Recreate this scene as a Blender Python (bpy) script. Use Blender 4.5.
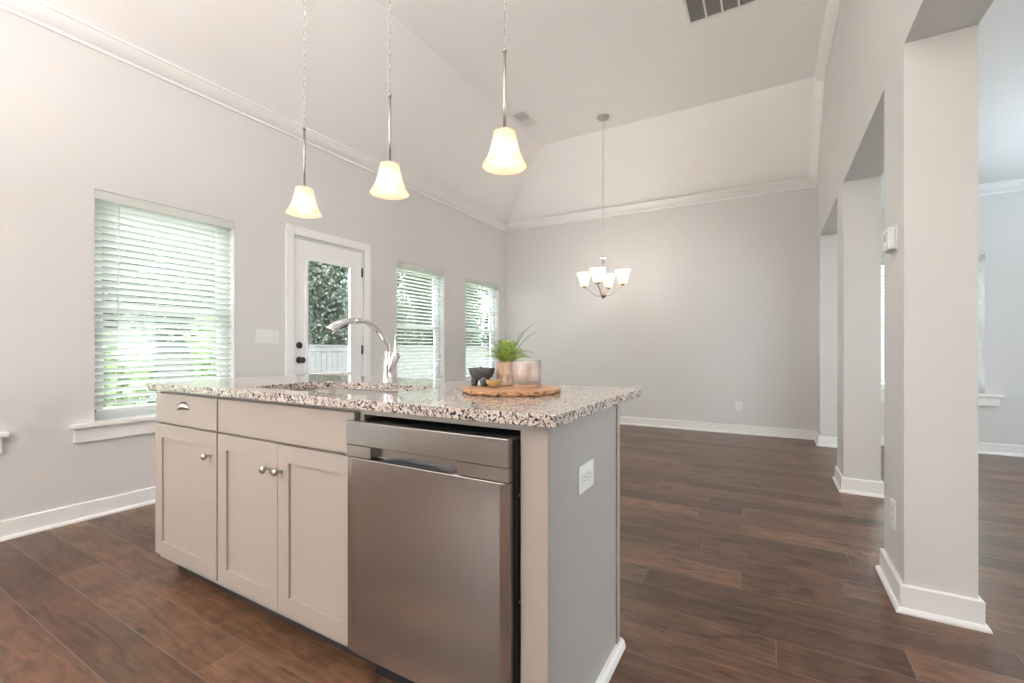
import bpy, bmesh, math, random
from mathutils import Vector, Matrix
for _o in list(bpy.data.objects): bpy.data.objects.remove(_o)
scene = bpy.context.scene
COL = scene.collection
random.seed(7)
# ------------------------------------------------------------------ camera, sky, sun, exposure
cam_d = bpy.data.cameras.new('camera'); cam = bpy.data.objects.new('camera', cam_d); COL.objects.link(cam)
cam.location = (0, 0, 1.06); cam.rotation_euler = (math.radians(90), 0, 0.5228)
cam_d.sensor_width = 36; cam_d.lens = 448.5 / 1024 * 36; cam_d.shift_y = 7.2 / 1024
cam_d.clip_start = 0.05; cam_d.clip_end = 200
scene.camera = cam
world = bpy.data.worlds.new('daylight'); scene.world = world; world.use_nodes = True
_wn = world.node_tree.nodes; _bg = _wn['Background']
_bg.inputs[0].default_value = (0.90, 0.945, 1.0, 1); _bg.inputs[1].default_value = 3.4
sun_d = bpy.data.lights.new('sun', 'SUN'); sun_d.energy = 0.9; sun_d.angle = 0.05; sun_d.color = (1, 0.95, 0.88)
sun = bpy.data.objects.new('sun', sun_d); COL.objects.link(sun)
sun.rotation_euler = Vector((0.22, -0.25, 1.0)).to_track_quat('Z', 'Y').to_euler()
vs = scene.view_settings
vs.view_transform = 'Standard'; vs.look = 'None'; vs.gamma = 1; vs.use_curve_mapping = False; vs.exposure = 1.74
def area(name, loc, size, power, col, direction=(0, 0, -1), size_y=None, spread=math.pi, portal=False):
    d = bpy.data.lights.new(name, 'AREA'); d.energy = power; d.color = col; d.size = size
    if size_y: d.shape = 'RECTANGLE'; d.size_y = size_y
    d.spread = spread
    if portal: d.cycles.is_portal = True
    o = bpy.data.objects.new(name, d); COL.objects.link(o); o.location = loc
    o.rotation_euler = (-Vector(direction)).to_track_quat('Z', 'Y').to_euler()
    return o
WARM = (1.0, 0.80, 0.62)
# geometry of the place (metres)
XL, XR, XR2, XE = -3.69, 0.468, 0.685, 3.7       # left wall, colonnade faces, side room wall
YB, ZC, ZH, ZF, ZS = -2.6, 3.045, 3.8, 0.0, 2.71  # back wall, crown height, flat ceiling, floor, side room ceiling
YN = 5.44
def farY(x): return 6.25 + 0.02 * (x + 1.6)

# ------------------------------------------------------------------ materials
def mat(name, col=(0.8, 0.8, 0.8), rough=0.5, metal=0.0, **kw):
    m = bpy.data.materials.new(name); m.use_nodes = True
    b = m.node_tree.nodes['Principled BSDF']
    b.inputs['Base Color'].default_value = (*col, 1); b.inputs['Roughness'].default_value = rough
    b.inputs['Metallic'].default_value = metal
    for k, v in kw.items(): b.inputs[k.replace('_', ' ')].default_value = v
    return m
def nodes(m): return m.node_tree.nodes, m.node_tree.links, m.node_tree.nodes['Principled BSDF']
def coords(m, scale=(1, 1, 1), rot=(0, 0, 0), loc=(0, 0, 0)):
    N, L, b = nodes(m)
    t = N.new('ShaderNodeTexCoord'); mp = N.new('ShaderNodeMapping')
    mp.inputs['Scale'].default_value = scale; mp.inputs['Rotation'].default_value = rot; mp.inputs['Location'].default_value = loc
    L.new(t.outputs['Object'], mp.inputs['Vector']); return mp.outputs['Vector']
def noise(m, vec, scale, detail=3, rough=0.5, dist=0.0):
    N, L, b = nodes(m); n = N.new('ShaderNodeTexNoise'); n.inputs['Scale'].default_value = scale
    n.inputs['Detail'].default_value = detail; n.inputs['Roughness'].default_value = rough; n.inputs['Distortion'].default_value = dist
    L.new(vec, n.inputs['Vector']); return n
def ramp(m, fac, stops, interp='LINEAR'):
    N, L, b = nodes(m); r = N.new('ShaderNodeValToRGB'); r.color_ramp.interpolation = interp
    e = r.color_ramp.elements
    while len(e) < len(stops): e.new(0.5)
    for el, (p, c) in zip(e, stops): el.position = p; el.color = (*c, 1)
    L.new(fac, r.inputs['Fac']); return r.outputs['Color']
def mix(m, a, bb, fac, mode='MIX'):
    N, L, b = nodes(m); x = N.new('ShaderNodeMix'); x.data_type = 'RGBA'; x.blend_type = mode
    for s, v in ((x.inputs['Factor'], fac), (x.inputs['A'], a), (x.inputs['B'], bb)):
        if isinstance(v, (int, float)): s.default_value = v
        elif isinstance(v, tuple): s.default_value = (*v, 1)
        else: L.new(v, s)
    return x.outputs['Result']
def bump(m, h, strength=0.1, dist=0.01):
    N, L, b = nodes(m); x = N.new('ShaderNodeBump'); x.inputs['Strength'].default_value = strength; x.inputs['Distance'].default_value = dist
    L.new(h, x.inputs['Height']); L.new(x.outputs['Normal'], b.inputs['Normal'])

def paint(name, col, rough=0.6):
    m = mat(name, col, rough); v = coords(m)
    n = noise(m, v, 2.0, 2)
    N, L, b = nodes(m)
    L.new(mix(m, tuple(c * 0.985 for c in col), tuple(min(1, c * 1.015) for c in col), n.outputs['Fac']), b.inputs['Base Color'])
    n2 = noise(m, v, 220, 2); bump(m, n2.outputs['Fac'], 0.03, 0.001)
    return m
M_wall = paint('wall_paint', (0.68, 0.662, 0.652))
M_ceil = paint('ceiling_paint', (0.91, 0.885, 0.87), 0.7)
M_trim = mat('trim_paint', (0.86, 0.845, 0.835), 0.35)
M_cab = mat('cabinet_paint', (0.43, 0.37, 0.325), 0.38)
M_panel = mat('cabinet_paint_daylit', (0.43, 0.41, 0.40), 0.4)  # same paint as the cabinets, cool daylight tint put into the colour
M_dark = mat('dark_gap', (0.012, 0.013, 0.014), 0.6)
M_kick = mat('toe_kick', (0.05, 0.04, 0.035), 0.6)
M_plastic = mat('white_plastic', (0.82, 0.81, 0.79), 0.3)
M_slot = mat('plastic_slot', (0.22, 0.21, 0.2), 0.5)
M_vinyl = mat('window_vinyl', (0.82, 0.83, 0.82), 0.35)
M_slat = mat('blind_slat', (0.84, 0.845, 0.82), 0.4)
M_chrome = mat('chrome', (0.80, 0.80, 0.80), 0.08, 1.0)
M_nickel = mat('brushed_nickel', (0.50, 0.47, 0.43), 0.28, 1.0)
M_bronze = mat('dark_bronze', (0.035, 0.04, 0.05), 0.35, 0.6)
M_black = mat('black_rubber', (0.015, 0.016, 0.018), 0.45)
M_bulb = mat('bulb', (1, 1, 1), 0.4); 
M_bulb.node_tree.nodes['Principled BSDF'].inputs['Emission Color'].default_value = (1, 0.9, 0.78, 1)
M_bulb.node_tree.nodes['Principled BSDF'].inputs['Emission Strength'].default_value = 3.2
def slat_mat():
    N, L, b = nodes(M_slat); out = N['Material Output']
    tl = N.new('ShaderNodeBsdfTranslucent'); tl.inputs[0].default_value = (.86, .88, .85, 1)
    x = N.new('ShaderNodeMixShader'); x.inputs[0].default_value = 0.33; L.new(b.outputs[0], x.inputs[1]); L.new(tl.outputs[0], x.inputs[2]); L.new(x.outputs[0], out.inputs['Surface'])
slat_mat()
def shade_mat(name, em):
    m = bpy.data.materials.new(name); m.use_nodes = True; N = m.node_tree.nodes; L = m.node_tree.links
    out = N['Material Output']; b = N['Principled BSDF']
    b.inputs['Base Color'].default_value = (0.85, 0.72, 0.62, 1); b.inputs['Roughness'].default_value = 0.25
    b.inputs['Emission Color'].default_value = (1.0, 0.78, 0.60, 1); b.inputs['Emission Strength'].default_value = em
    tl = N.new('ShaderNodeBsdfTranslucent'); tl.inputs[0].default_value = (1, 0.82, 0.68, 1)
    tr = N.new('ShaderNodeBsdfTransparent'); tr.inputs[0].default_value = (1, 0.9, 0.75, 1)
    a = N.new('ShaderNodeMixShader'); a.inputs[0].default_value = 0.45; L.new(b.outputs[0], a.inputs[1]); L.new(tl.outputs[0], a.inputs[2])
    c = N.new('ShaderNodeMixShader'); c.inputs[0].default_value = 0.30; L.new(a.outputs[0], c.inputs[1]); L.new(tr.outputs[0], c.inputs[2])
    L.new(c.outputs[0], out.inputs['Surface']); return m
M_shade = shade_mat('frosted_shade_glass', 0.10)
def glass_mat(name, tint=(1, 1, 1), refl=1.0):
    m = bpy.data.materials.new(name); m.use_nodes = True; N = m.node_tree.nodes; L = m.node_tree.links
    out = N['Material Output']; N.remove(N['Principled BSDF'])
    tr = N.new('ShaderNodeBsdfTransparent'); tr.inputs[0].default_value = (*tint, 1)
    gl = N.new('ShaderNodeBsdfGlossy'); gl.inputs['Roughness'].default_value = 0.0
    fr = N.new('ShaderNodeLayerWeight'); fr.inputs[0].default_value = 0.5
    pw = N.new('ShaderNodeMath'); pw.operation = 'POWER'; pw.inputs[1].default_value = 4.0; L.new(fr.outputs['Facing'], pw.inputs[0])
    mu = N.new('ShaderNodeMath'); mu.operation = 'MULTIPLY_ADD'; mu.inputs[1].default_value = 0.6 * refl; mu.inputs[2].default_value = 0.04 * refl; L.new(pw.outputs[0], mu.inputs[0])
    x = N.new('ShaderNodeMixShader'); L.new(mu.outputs[0], x.inputs[0]); L.new(tr.outputs[0], x.inputs[1]); L.new(gl.outputs[0], x.inputs[2])
    L.new(x.outputs[0], out.inputs['Surface']); return m
M_glass = glass_mat('window_glass', (0.93, 0.97, 0.96), 1.5)
M_clear = glass_mat('clear_glass', (0.97, 0.97, 0.97), 1.5)

def steel_mat():
    m = mat('brushed_steel', (0.50, 0.48, 0.455), 0.24, 1.0); v = coords(m, (1, 1, 160)); N, L, b = nodes(m)
    n = noise(m, v, 3, 4, 0.6)
    L.new(mix(m, (0.43, 0.41, 0.39), (0.51, 0.485, 0.46), n.outputs['Fac']), b.inputs['Base Color'])
    bump(m, n.outputs['Fac'], 0.03, 0.001)
    b.inputs['Anisotropic'].default_value = 0.6; return m
M_steel = steel_mat()
M_sink = mat('sink_steel', (0.55, 0.54, 0.52), 0.25, 1.0)

def floor_mat():
    m = mat('hardwood_floor', (0.09, 0.05, 0.035), 0.34, Specular_IOR_Level=0.45); N, L, b = nodes(m)
    v = coords(m, loc=(0.37, -0.100, 0))
    sx = N.new('ShaderNodeSeparateXYZ'); L.new(v, sx.inputs[0])
    dv = N.new('ShaderNodeMath'); dv.operation = 'DIVIDE'; dv.inputs[1].default_value = 0.163; L.new(sx.outputs['Y'], dv.inputs[0])
    fl_ = N.new('ShaderNodeMath'); fl_.operation = 'FLOOR'; L.new(dv.outputs[0], fl_.inputs[0])
    wn = N.new('ShaderNodeTexWhiteNoise'); wn.noise_dimensions = '1D'; L.new(fl_.outputs[0], wn.inputs['W'])
    ma = N.new('ShaderNodeMath'); ma.operation = 'MULTIPLY_ADD'; ma.inputs[1].default_value = 1.25; L.new(wn.outputs['Value'], ma.inputs[0]); L.new(sx.outputs['X'], ma.inputs[2])
    cx_ = N.new('ShaderNodeCombineXYZ'); L.new(ma.outputs[0], cx_.inputs['X']); L.new(sx.outputs['Y'], cx_.inputs['Y']); v = cx_.outputs[0]
    br = N.new('ShaderNodeTexBrick'); br.offset = 0.0; br.offset_frequency = 2; br.squash = 1
    for k, s in (('Scale', 1.0), ('Mortar Size', 0.0016), ('Mortar Smooth', 0.0), ('Bias', 0.0), ('Brick Width', 1.25), ('Row Height', 0.163)):
        br.inputs[k].default_value = s
    br.inputs['Color1'].default_value = (0, 0, 0, 1); br.inputs['Color2'].default_value = (1, 1, 1, 1); br.inputs['Mortar'].default_value = (0.5, 0.5, 0.5, 1)
    L.new(v, br.inputs['Vector'])
    # the random value per plank shifts the grain so that it never runs on over a seam
    sep = N.new('ShaderNodeSeparateColor'); L.new(br.outputs['Color'], sep.inputs[0])
    mul = N.new('ShaderNodeVectorMath'); mul.operation = 'MULTIPLY_ADD'; mul.inputs[1].default_value = (37, 23, 11)
    L.new(br.outputs['Color'], mul.inputs[0]); L.new(v, mul.inputs[2])
    sc = N.new('ShaderNodeVectorMath'); sc.operation = 'MULTIPLY'; sc.inputs[1].default_value = (1.0, 7.5, 1); L.new(mul.outputs[0], sc.inputs[0])
    g = noise(m, sc.outputs[0], 2.6, 7, 0.68, 1.8)
    sc2 = N.new('ShaderNodeVectorMath'); sc2.operation = 'MULTIPLY'; sc2.inputs[1].default_value = (2.0, 40, 1); L.new(mul.outputs[0], sc2.inputs[0])
    fine = noise(m, sc2.outputs[0], 3.0, 4, 0.6)
    tone = ramp(m, sep.outputs[0], [(0.0, (0.088, 0.043, 0.026)), (0.35, (0.134, 0.067, 0.040)), (0.7, (0.168, 0.086, 0.051)), (1.0, (0.215, 0.115, 0.068))])
    c1 = mix(m, tone, ramp(m, g.outputs['Fac'], [(0.3, (0.5, 0.47, 0.46)), (0.5, (0.95, 0.95, 0.95)), (0.72, (1.35, 1.33, 1.3))]), 1.0, 'MULTIPLY')
    c2 = mix(m, c1, ramp(m, fine.outputs['Fac'], [(0.3, (0.78, 0.78, 0.78)), (0.7, (1.15, 1.15, 1.15))]), 1.0, 'MULTIPLY')
    # dark knots
    ks = N.new('ShaderNodeVectorMath'); ks.operation = 'MULTIPLY'; ks.inputs[1].default_value = (1.0, 2.3, 1); L.new(mul.outputs[0], ks.inputs[0])
    kn = noise(m, ks.outputs[0], 3.1, 4, 0.6, 0.8)
    c3 = mix(m, c2, ramp(m, kn.outputs['Fac'], [(0.29, (0.28, 0.26, 0.26)), (0.40, (1, 1, 1))]), 1.0, 'MULTIPLY')
    mo = noise(m, mul.outputs[0], 4.5, 5, 0.6, 1.0)
    c3 = mix(m, c3, ramp(m, mo.outputs['Fac'], [(0.34, (0.62, 0.60, 0.58)), (0.5, (1, 1, 1)), (0.66, (1.25, 1.22, 1.2))]), 0.8, 'MULTIPLY')
    seam = mix(m, c3, (0.20, 0.15, 0.12), br.outputs['Fac'])  # pale seam colour paints in the light caught by plank bevels
    L.new(seam, b.inputs['Base Color'])
    rr = ramp(m, g.outputs['Fac'], [(0.2, (0.36,) * 3), (0.8, (0.27,) * 3)]); L.new(rr, b.inputs['Roughness'])
    ad = N.new('ShaderNodeMath'); ad.operation = 'ADD'; L.new(g.outputs['Fac'], ad.inputs[0])
    m2 = N.new('ShaderNodeMath'); m2.operation = 'MULTIPLY'; m2.inputs[1].default_value = 0.35; L.new(fine.outputs['Fac'], m2.inputs[0]); L.new(m2.outputs[0], ad.inputs[1])
    bump(m, ad.outputs[0], 0.22, 0.006)
    return m
M_floor = floor_mat()

def granite_mat():
    m = mat('speckled_granite', (0.6, 0.55, 0.5), 0.09); N, L, b = nodes(m); v = coords(m)
    wob = noise(m, v, 60, 3, 0.6)
    mv = N.new('ShaderNodeVectorMath'); mv.operation = 'MULTIPLY_ADD'; mv.inputs[1].default_value = (0.012,) * 3
    L.new(wob.outputs['Color'], mv.inputs[0]); L.new(v, mv.inputs[2])
    def vor(scale):
        x = N.new('ShaderNodeTexVoronoi'); x.inputs['Scale'].default_value = scale; L.new(mv.outputs[0], x.inputs['Vector'])
        s = N.new('ShaderNodeSeparateColor'); L.new(x.outputs['Color'], s.inputs[0]); return s.outputs[0]
    a = ramp(m, vor(230), [(0, (0.68, 0.60, 0.55)), (0.22, (0.58, 0.48, 0.42)), (0.38, (0.48, 0.35, 0.28)), (0.50, (0.27, 0.24, 0.23)), (0.64, (0.10, 0.095, 0.095)), (0.77, (0.022, 0.022, 0.025)), (0.90, (0.66, 0.62, 0.59))], 'CONSTANT')
    c = ramp(m, vor(140), [(0, (0.68, 0.60, 0.55)), (0.32, (0.54, 0.46, 0.41)), (0.52, (0.18, 0.165, 0.16)), (0.72, (0.028, 0.028, 0.03)), (0.86, (0.58, 0.48, 0.41))], 'CONSTANT')
    n = noise(m, v, 30, 3)
    f = ramp(m, n.outputs['Fac'], [(0.47, (0, 0, 0)), (0.53, (1, 1, 1))])
    L.new(mix(m, a, c, f), b.inputs['Base Color'])
    return m
M_granite = granite_mat()

def wood_mat(name, c1, c2, rough=0.45, scale=(3, 30, 30)):
    m = mat(name, c1, rough); v = coords(m, scale); N, L, b = nodes(m)
    n = noise(m, v, 3, 5, 0.6, 1.0); L.new(mix(m, c1, c2, n.outputs['Fac']), b.inputs['Base Color'])
    return m
def board_mat():
    m = wood_mat('serving_board_wood', (0.60, 0.36, 0.21), (0.42, 0.22, 0.11), 0.4, (3, 22, 22)); return m
M_board = board_mat()
M_bark = mat('board_bark_edge', (0.4, 0.2, 0.1), 0.7)
_v = coords(M_bark, (1, 1, 2)); _n = noise(M_bark, _v, 55, 3)
M_bark.node_tree.links.new(ramp(M_bark, _n.outputs['Fac'], [(0.38, (0.10, 0.04, 0.02)), (0.5, (0.42, 0.20, 0.09)), (0.7, (0.62, 0.34, 0.17))]), nodes(M_bark)[2].inputs['Base Color'])
M_bowlwood = wood_mat('bowl_wood', (0.50, 0.32, 0.15), (0.34, 0.20, 0.09))
M_stone = mat('grey_stone', (0.06, 0.06, 0.066), 0.8)
_n = noise(M_stone, coords(M_stone), 140, 4, 0.7)
M_stone.node_tree.links.new(ramp(M_stone, _n.outputs['Fac'], [(0.35, (0.05, 0.05, 0.055)), (0.65, (0.16, 0.16, 0.17))]), nodes(M_stone)[2].inputs['Base Color'])
bump(M_stone, _n.outputs['Fac'], 0.6, 0.002)
M_pot = mat('pot_clay', (0.62, 0.42, 0.30), 0.7)
M_potpat = mat('pot_raised_pattern', (0.74, 0.60, 0.50), 0.7)
M_wax = mat('candle_wax', (0.70, 0.58, 0.52), 0.5, Subsurface_Weight=0.2)
M_wick = mat('wick', (0.1, 0.08, 0.06), 0.9)
M_candlewood = wood_mat('candle_base_wood', (0.55, 0.34, 0.2), (0.42, 0.25, 0.14))
M_soil = mat('soil', (0.03, 0.02, 0.015), 0.9)
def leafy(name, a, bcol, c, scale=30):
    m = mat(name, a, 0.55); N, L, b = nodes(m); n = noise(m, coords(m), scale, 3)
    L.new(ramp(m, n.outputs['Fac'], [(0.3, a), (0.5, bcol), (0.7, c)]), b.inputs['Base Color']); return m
M_fern = leafy('fern_green', (0.14, 0.25, 0.04), (0.34, 0.46, 0.09), (0.62, 0.68, 0.24), 60)
M_fernd = leafy('fern_dark_green', (0.05, 0.09, 0.05), (0.09, 0.15, 0.08), (0.16, 0.22, 0.12), 60)
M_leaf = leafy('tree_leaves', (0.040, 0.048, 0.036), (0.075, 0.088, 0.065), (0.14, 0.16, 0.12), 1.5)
M_leafl = leafy('light_green_leaves', (0.16, 0.26, 0.10), (0.30, 0.42, 0.18), (0.45, 0.55, 0.28), 2.0)  # lighter green leaves of the shrubs
M_trunk = mat('bark', (0.12, 0.09, 0.07), 0.9)
M_grass = leafy('grass', (0.12, 0.16, 0.06), (0.2, 0.25, 0.1), (0.3, 0.32, 0.15), 3)
M_conc = mat('patio_concrete', (0.62, 0.61, 0.58), 0.85)
M_fence = leafy('weathered_fence', (0.088, 0.078, 0.082), (0.105, 0.094, 0.098), (0.13, 0.118, 0.121), 6)
M_vent = mat('vent_metal', (0.82, 0.80, 0.77), 0.4)
M_ventd = mat('vent_shadow', (0.30, 0.28, 0.26), 0.8)
M_lens = mat('vent_lens', (0.68, 0.68, 0.67), 0.35)

# ------------------------------------------------------------------ mesh helpers
def BM(): return bmesh.new()
def box(bm, x0, x1, y0, y1, z0, z1, bev=0.0, seg=2, M=None):
    x0, x1 = min(x0, x1), max(x0, x1); y0, y1 = min(y0, y1), max(y0, y1); z0, z1 = min(z0, z1), max(z0, z1)
    t = bmesh.new()
    vs_ = [t.verts.new(p) for p in [(x0, y0, z0), (x1, y0, z0), (x1, y1, z0), (x0, y1, z0), (x0, y0, z1), (x1, y0, z1), (x1, y1, z1), (x0, y1, z1)]]
    for f in ((0, 3, 2, 1), (4, 5, 6, 7), (0, 1, 5, 4), (1, 2, 6, 5), (2, 3, 7, 6), (3, 0, 4, 7)): t.faces.new([vs_[i] for i in f])
    if bev: bmesh.ops.bevel(t, geom=t.edges[:], offset=bev, segments=seg, profile=0.6, affect='EDGES')
    if M is not None: t.transform(M)
    merge(bm, t)
def merge(bm, t):
    me = bpy.data.meshes.new('tmp'); t.to_mesh(me); bm.from_mesh(me); t.free(); bpy.data.meshes.remove(me)
def lathe(bm, prof, c=(0, 0, 0), n=32, caps=True, M=None, smooth=True):
    t = bmesh.new(); rings = []
    for r, z in prof:
        rings.append([t.verts.new((r * math.cos(2 * math.pi * i / n), r * math.sin(2 * math.pi * i / n), z)) for i in range(n)] if r > 1e-6 else [t.verts.new((0, 0, z))])
    for a, b in zip(rings, rings[1:]):
        for i in range(n):
            j = (i + 1) % n
            q = [a[i % len(a)], a[j % len(a)], b[j % len(b)], b[i % len(b)]]
            u = []
            for v in q:
                if v not in u: u.append(v)
            if len(u) > 2:
                f = t.faces.new(u); f.smooth = smooth
    if caps:
        for rg, flip in ((rings[0], True), (rings[-1], False)):
            if len(rg) > 2: t.faces.new(rg[::-1] if flip else rg)
    if M is not None: t.transform(M)
    bmesh.ops.translate(t, verts=t.verts[:], vec=c); bmesh.ops.recalc_face_normals(t, faces=t.faces[:]); merge(bm, t)
def tube(bm, pts, r, n=12, caps=True, closed=False):
    pts = [Vector(p) for p in pts]; R = r if isinstance(r, (list, tuple)) else [r] * len(pts)
    t = bmesh.new(); rings = []; N = len(pts); up = None
    for i, p in enumerate(pts):
        if closed: d = pts[(i + 1) % N] - pts[i - 1]
        else: d = pts[min(i + 1, N - 1)] - pts[max(i - 1, 0)]
        d.normalize()
        if up is None:
            up = Vector((0, 0, 1)) if abs(d.z) < 0.9 else Vector((1, 0, 0))
        a = d.cross(up); a.normalize(); up = a.cross(d); up.normalize()
        rings.append([t.verts.new(p + (a * math.cos(2 * math.pi * k / n) + up * math.sin(2 * math.pi * k / n)) * R[i]) for k in range(n)])
    for i in range(N if closed else N - 1):
        A, B = rings[i], rings[(i + 1) % N]
        for k in range(n):
            f = t.faces.new([A[k], A[(k + 1) % n], B[(k + 1) % n], B[k]]); f.smooth = True
    if caps and not closed: t.faces.new(rings[0][::-1]); t.faces.new(rings[-1])
    bmesh.ops.recalc_face_normals(t, faces=t.faces[:]); merge(bm, t)
def spline(ctrl, n=40):
    P = [Vector(p) for p in ctrl]; P = [P[0] * 2 - P[1]] + P + [P[-1] * 2 - P[-2]]; out = []
    seg = len(P) - 3
    for s in range(n + 1):
        u = s / n * seg; i = min(int(u), seg - 1); u -= i; a, b, c, d = P[i:i + 4]
        out.append(0.5 * ((2 * b) + (c - a) * u + (2 * a - 5 * b + 4 * c - d) * u * u + (3 * b - a - 3 * c + d) * u ** 3))
    return out
def sweep(bm, pts, outs, downs, prof, smooth=False):
    rings = [[bm.verts.new(Vector(p) + Vector(o) * a + Vector(d) * b) for a, b in prof] for p, o, d in zip(pts, outs, downs)]
    n = len(prof)
    for A, B in zip(rings, rings[1:]):
        for k in range(n):
            f = bm.faces.new([A[k], A[(k + 1) % n], B[(k + 1) % n], B[k]]); f.smooth = smooth
    bm.faces.new(rings[0][::-1]); bm.faces.new(rings[-1])
    bmesh.ops.recalc_face_normals(bm, faces=bm.faces[:])
def props(o, label=None, cat=None, group=None, kind=None):
    for k, v in (('label', label), ('category', cat), ('group', group), ('kind', kind)):
        if v: o[k] = v
    return o
def root_loc(p):
    l = Vector((0, 0, 0))
    while p is not None: l += Vector(p.location); p = p.parent
    return l
def obj(name, bm, m, parent=None, **kw):
    me = bpy.data.meshes.new(name)
    if parent is not None: bmesh.ops.translate(bm, verts=bm.verts[:], vec=-root_loc(parent))
    bm.to_mesh(me); bm.free(); me.materials.append(m)
    o = bpy.data.objects.new(name, me); COL.objects.link(o); o.parent = parent
    return props(o, **kw)
def thing(name, loc, label=None, cat=None, group=None, kind=None):
    o = bpy.data.objects.new(name, None); COL.objects.link(o); o.location = loc; o.empty_display_size = 0.05
    return props(o, label, cat, group, kind)
def copy_tree(o, parent=None):
    c = o.copy(); COL.objects.link(c); c.parent = parent
    for ch in [x for x in COL.objects if x.parent == o]: copy_tree(ch, c)
    return c
def thing_mesh(name, bm, m, loc, **kw):   # one-mesh thing with its origin at its base
    bmesh.ops.translate(bm, verts=bm.verts[:], vec=-Vector(loc))
    o = obj(name, bm, m, None, **kw); o.location = loc; return o

# ------------------------------------------------------------------ shell
def wall_grid(bm, us, zs, holes, P, T):
    """faces of a wall with holes; P(u,z)->front point, T = thickness vector"""
    T = Vector(T); us = sorted(set(us + [h[0] for h in holes] + [h[1] for h in holes])); zs = sorted(set(zs + [h[2] for h in holes] + [h[3] for h in holes]))
    def solid(i, j):
        if i < 0 or j < 0 or i >= len(us) - 1 or j >= len(zs) - 1: return False
        u, z = (us[i] + us[i + 1]) / 2, (zs[j] + zs[j + 1]) / 2
        return not any(a < u < b and c < z < d for a, b, c, d in holes)
    cache = {}
    def V(u, z, back):
        k = (u, z, back)
        if k not in cache: cache[k] = bm.verts.new(Vector(P(u, z)) + (T if back else Vector((0, 0, 0))))
        return cache[k]
    for i in range(len(us) - 1):
        for j in range(len(zs) - 1):
            if not solid(i, j): continue
            u0, u1, z0, z1 = us[i], us[i + 1], zs[j], zs[j + 1]
            for bk in (False, True): bm.faces.new([V(u0, z0, bk), V(u1, z0, bk), V(u1, z1, bk), V(u0, z1, bk)])
            for (di, dj), (a, b) in (((-1, 0), ((u0, z0), (u0, z1))), ((1, 0), ((u1, z0), (u1, z1))), ((0, -1), ((u0, z0), (u1, z0))), ((0, 1), ((u0, z1), (u1, z1)))):
                if not solid(i + di, j + dj): bm.faces.new([V(*a, False), V(*b, False), V(*b, True), V(*a, True)])
    bmesh.ops.recalc_face_normals(bm, faces=bm.faces[:])
TW = 0.16
WIN = [(-0.22, 0.64), (1.135, 1.985), (3.775, 4.632), (5.103, 5.985)]
WZ = (0.60, 2.07)
DOOR = (2.485, 3.285, 0.0, 2.075)
bm = BM(); wall_grid(bm, [YB, farY(XL) + TW], [0, ZC + .5], [(a, b, *WZ) for a, b in WIN] + [DOOR], lambda u, z: (XL, u, z), (-TW, 0, 0))
obj('wall_left', bm, M_wall, kind='structure')
FW = (1.0, 1.88)
bm = BM(); wall_grid(bm, [XL, XE], [0, ZC], [(*FW, *WZ)], lambda u, z: (u, farY(u), z), (0, TW, 0))
obj('wall_far', bm, M_wall, kind='structure')
OPEN = [(-0.80, 0.62), (0.97, 2.363), (2.726, 4.10), (4.46, 5.92)]
bm = BM(); wall_grid(bm, [YB, farY(XR) - 0.001], [0, 4.0], [(a, b, -0.01, 2.293) for a, b in OPEN], lambda u, z: (XR, u, z), (XR2 - XR, 0, 0))
obj('wall_right', bm, M_wall, kind='structure')
bm = BM(); wall_grid(bm, [YB, farY(XE)], [0, ZS + .3], [(0.3, 1.9, *WZ), (3.0, 4.6, *WZ)], lambda u, z: (XE, u, z), (TW, 0, 0))  # out-of-view windows added here to light the side room
obj('wall_side_room', bm, M_wall, kind='structure')
FILL_BWIN = [(-3.2, -1.7)]  # unseen back window, added to bring daylight in from behind
bm = BM(); wall_grid(bm, [XL - TW, XE + TW], [0, 4.0], [(*BW, *WZ) for BW in FILL_BWIN], lambda u, z: (u, YB, z), (0, -TW, 0))
obj('wall_back', bm, M_wall, kind='structure')
bm = BM(); box(bm, XL - TW, XE + TW, YB - TW, 6.6, -0.15, 0)
obj('floor', bm, M_floor, kind='structure')
# vaulted ceiling: flat centre, slopes down to the left and far walls
bm = BM()
XF = -2.69
fl = farY(XL); fr = farY(XR)
vv = {k: bm.verts.new(p) for k, p in dict(a=(XL, YB, ZC), b=(XL, fl, ZC), c=(XF, YB, ZH), d=(XF, YN, ZH), e=(XR, YN, ZH), f=(XR, YB, ZH), g=(XR, fr, ZC),
     A=(XL, YB, 4.1), B=(XL, fl, 4.1), F=(XR, YB, 4.1), G=(XR, fr, 4.1)).items()}
for q in ('acdb', 'bdeg', 'cfed', 'ABGF', 'abBA', 'bgGB', 'gefFG', 'afcaFA'[:0] or 'acfFA'): bm.faces.new([vv[k] for k in q])
bmesh.ops.recalc_face_normals(bm, faces=bm.faces[:])
obj('ceiling', bm, M_ceil, kind='structure')
bm = BM(); box(bm, XR2, XE, YB, 6.35, ZS, ZS + 0.15)
obj('ceiling_side_room', bm, M_ceil, kind='structure')

CROWN = [(0, 0), (.088, 0), (.088, .014), (.080, .018), (.070, .034), (.054, .054), (.034, .071), (.014, .084), (.012, .102), (0, .102)]
D = (0, 0, -1)
bm = BM()
g_ = 0.02
sweep(bm, [(XL, YB, ZC), (XL, fl, ZC), (XR, fr, ZC)], [(1, 0, 0), (1, -1, 0), (0, -1, 0)], [D, D, D], CROWN)
obj('trim_1', bm, M_trim, kind='structure')
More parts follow.
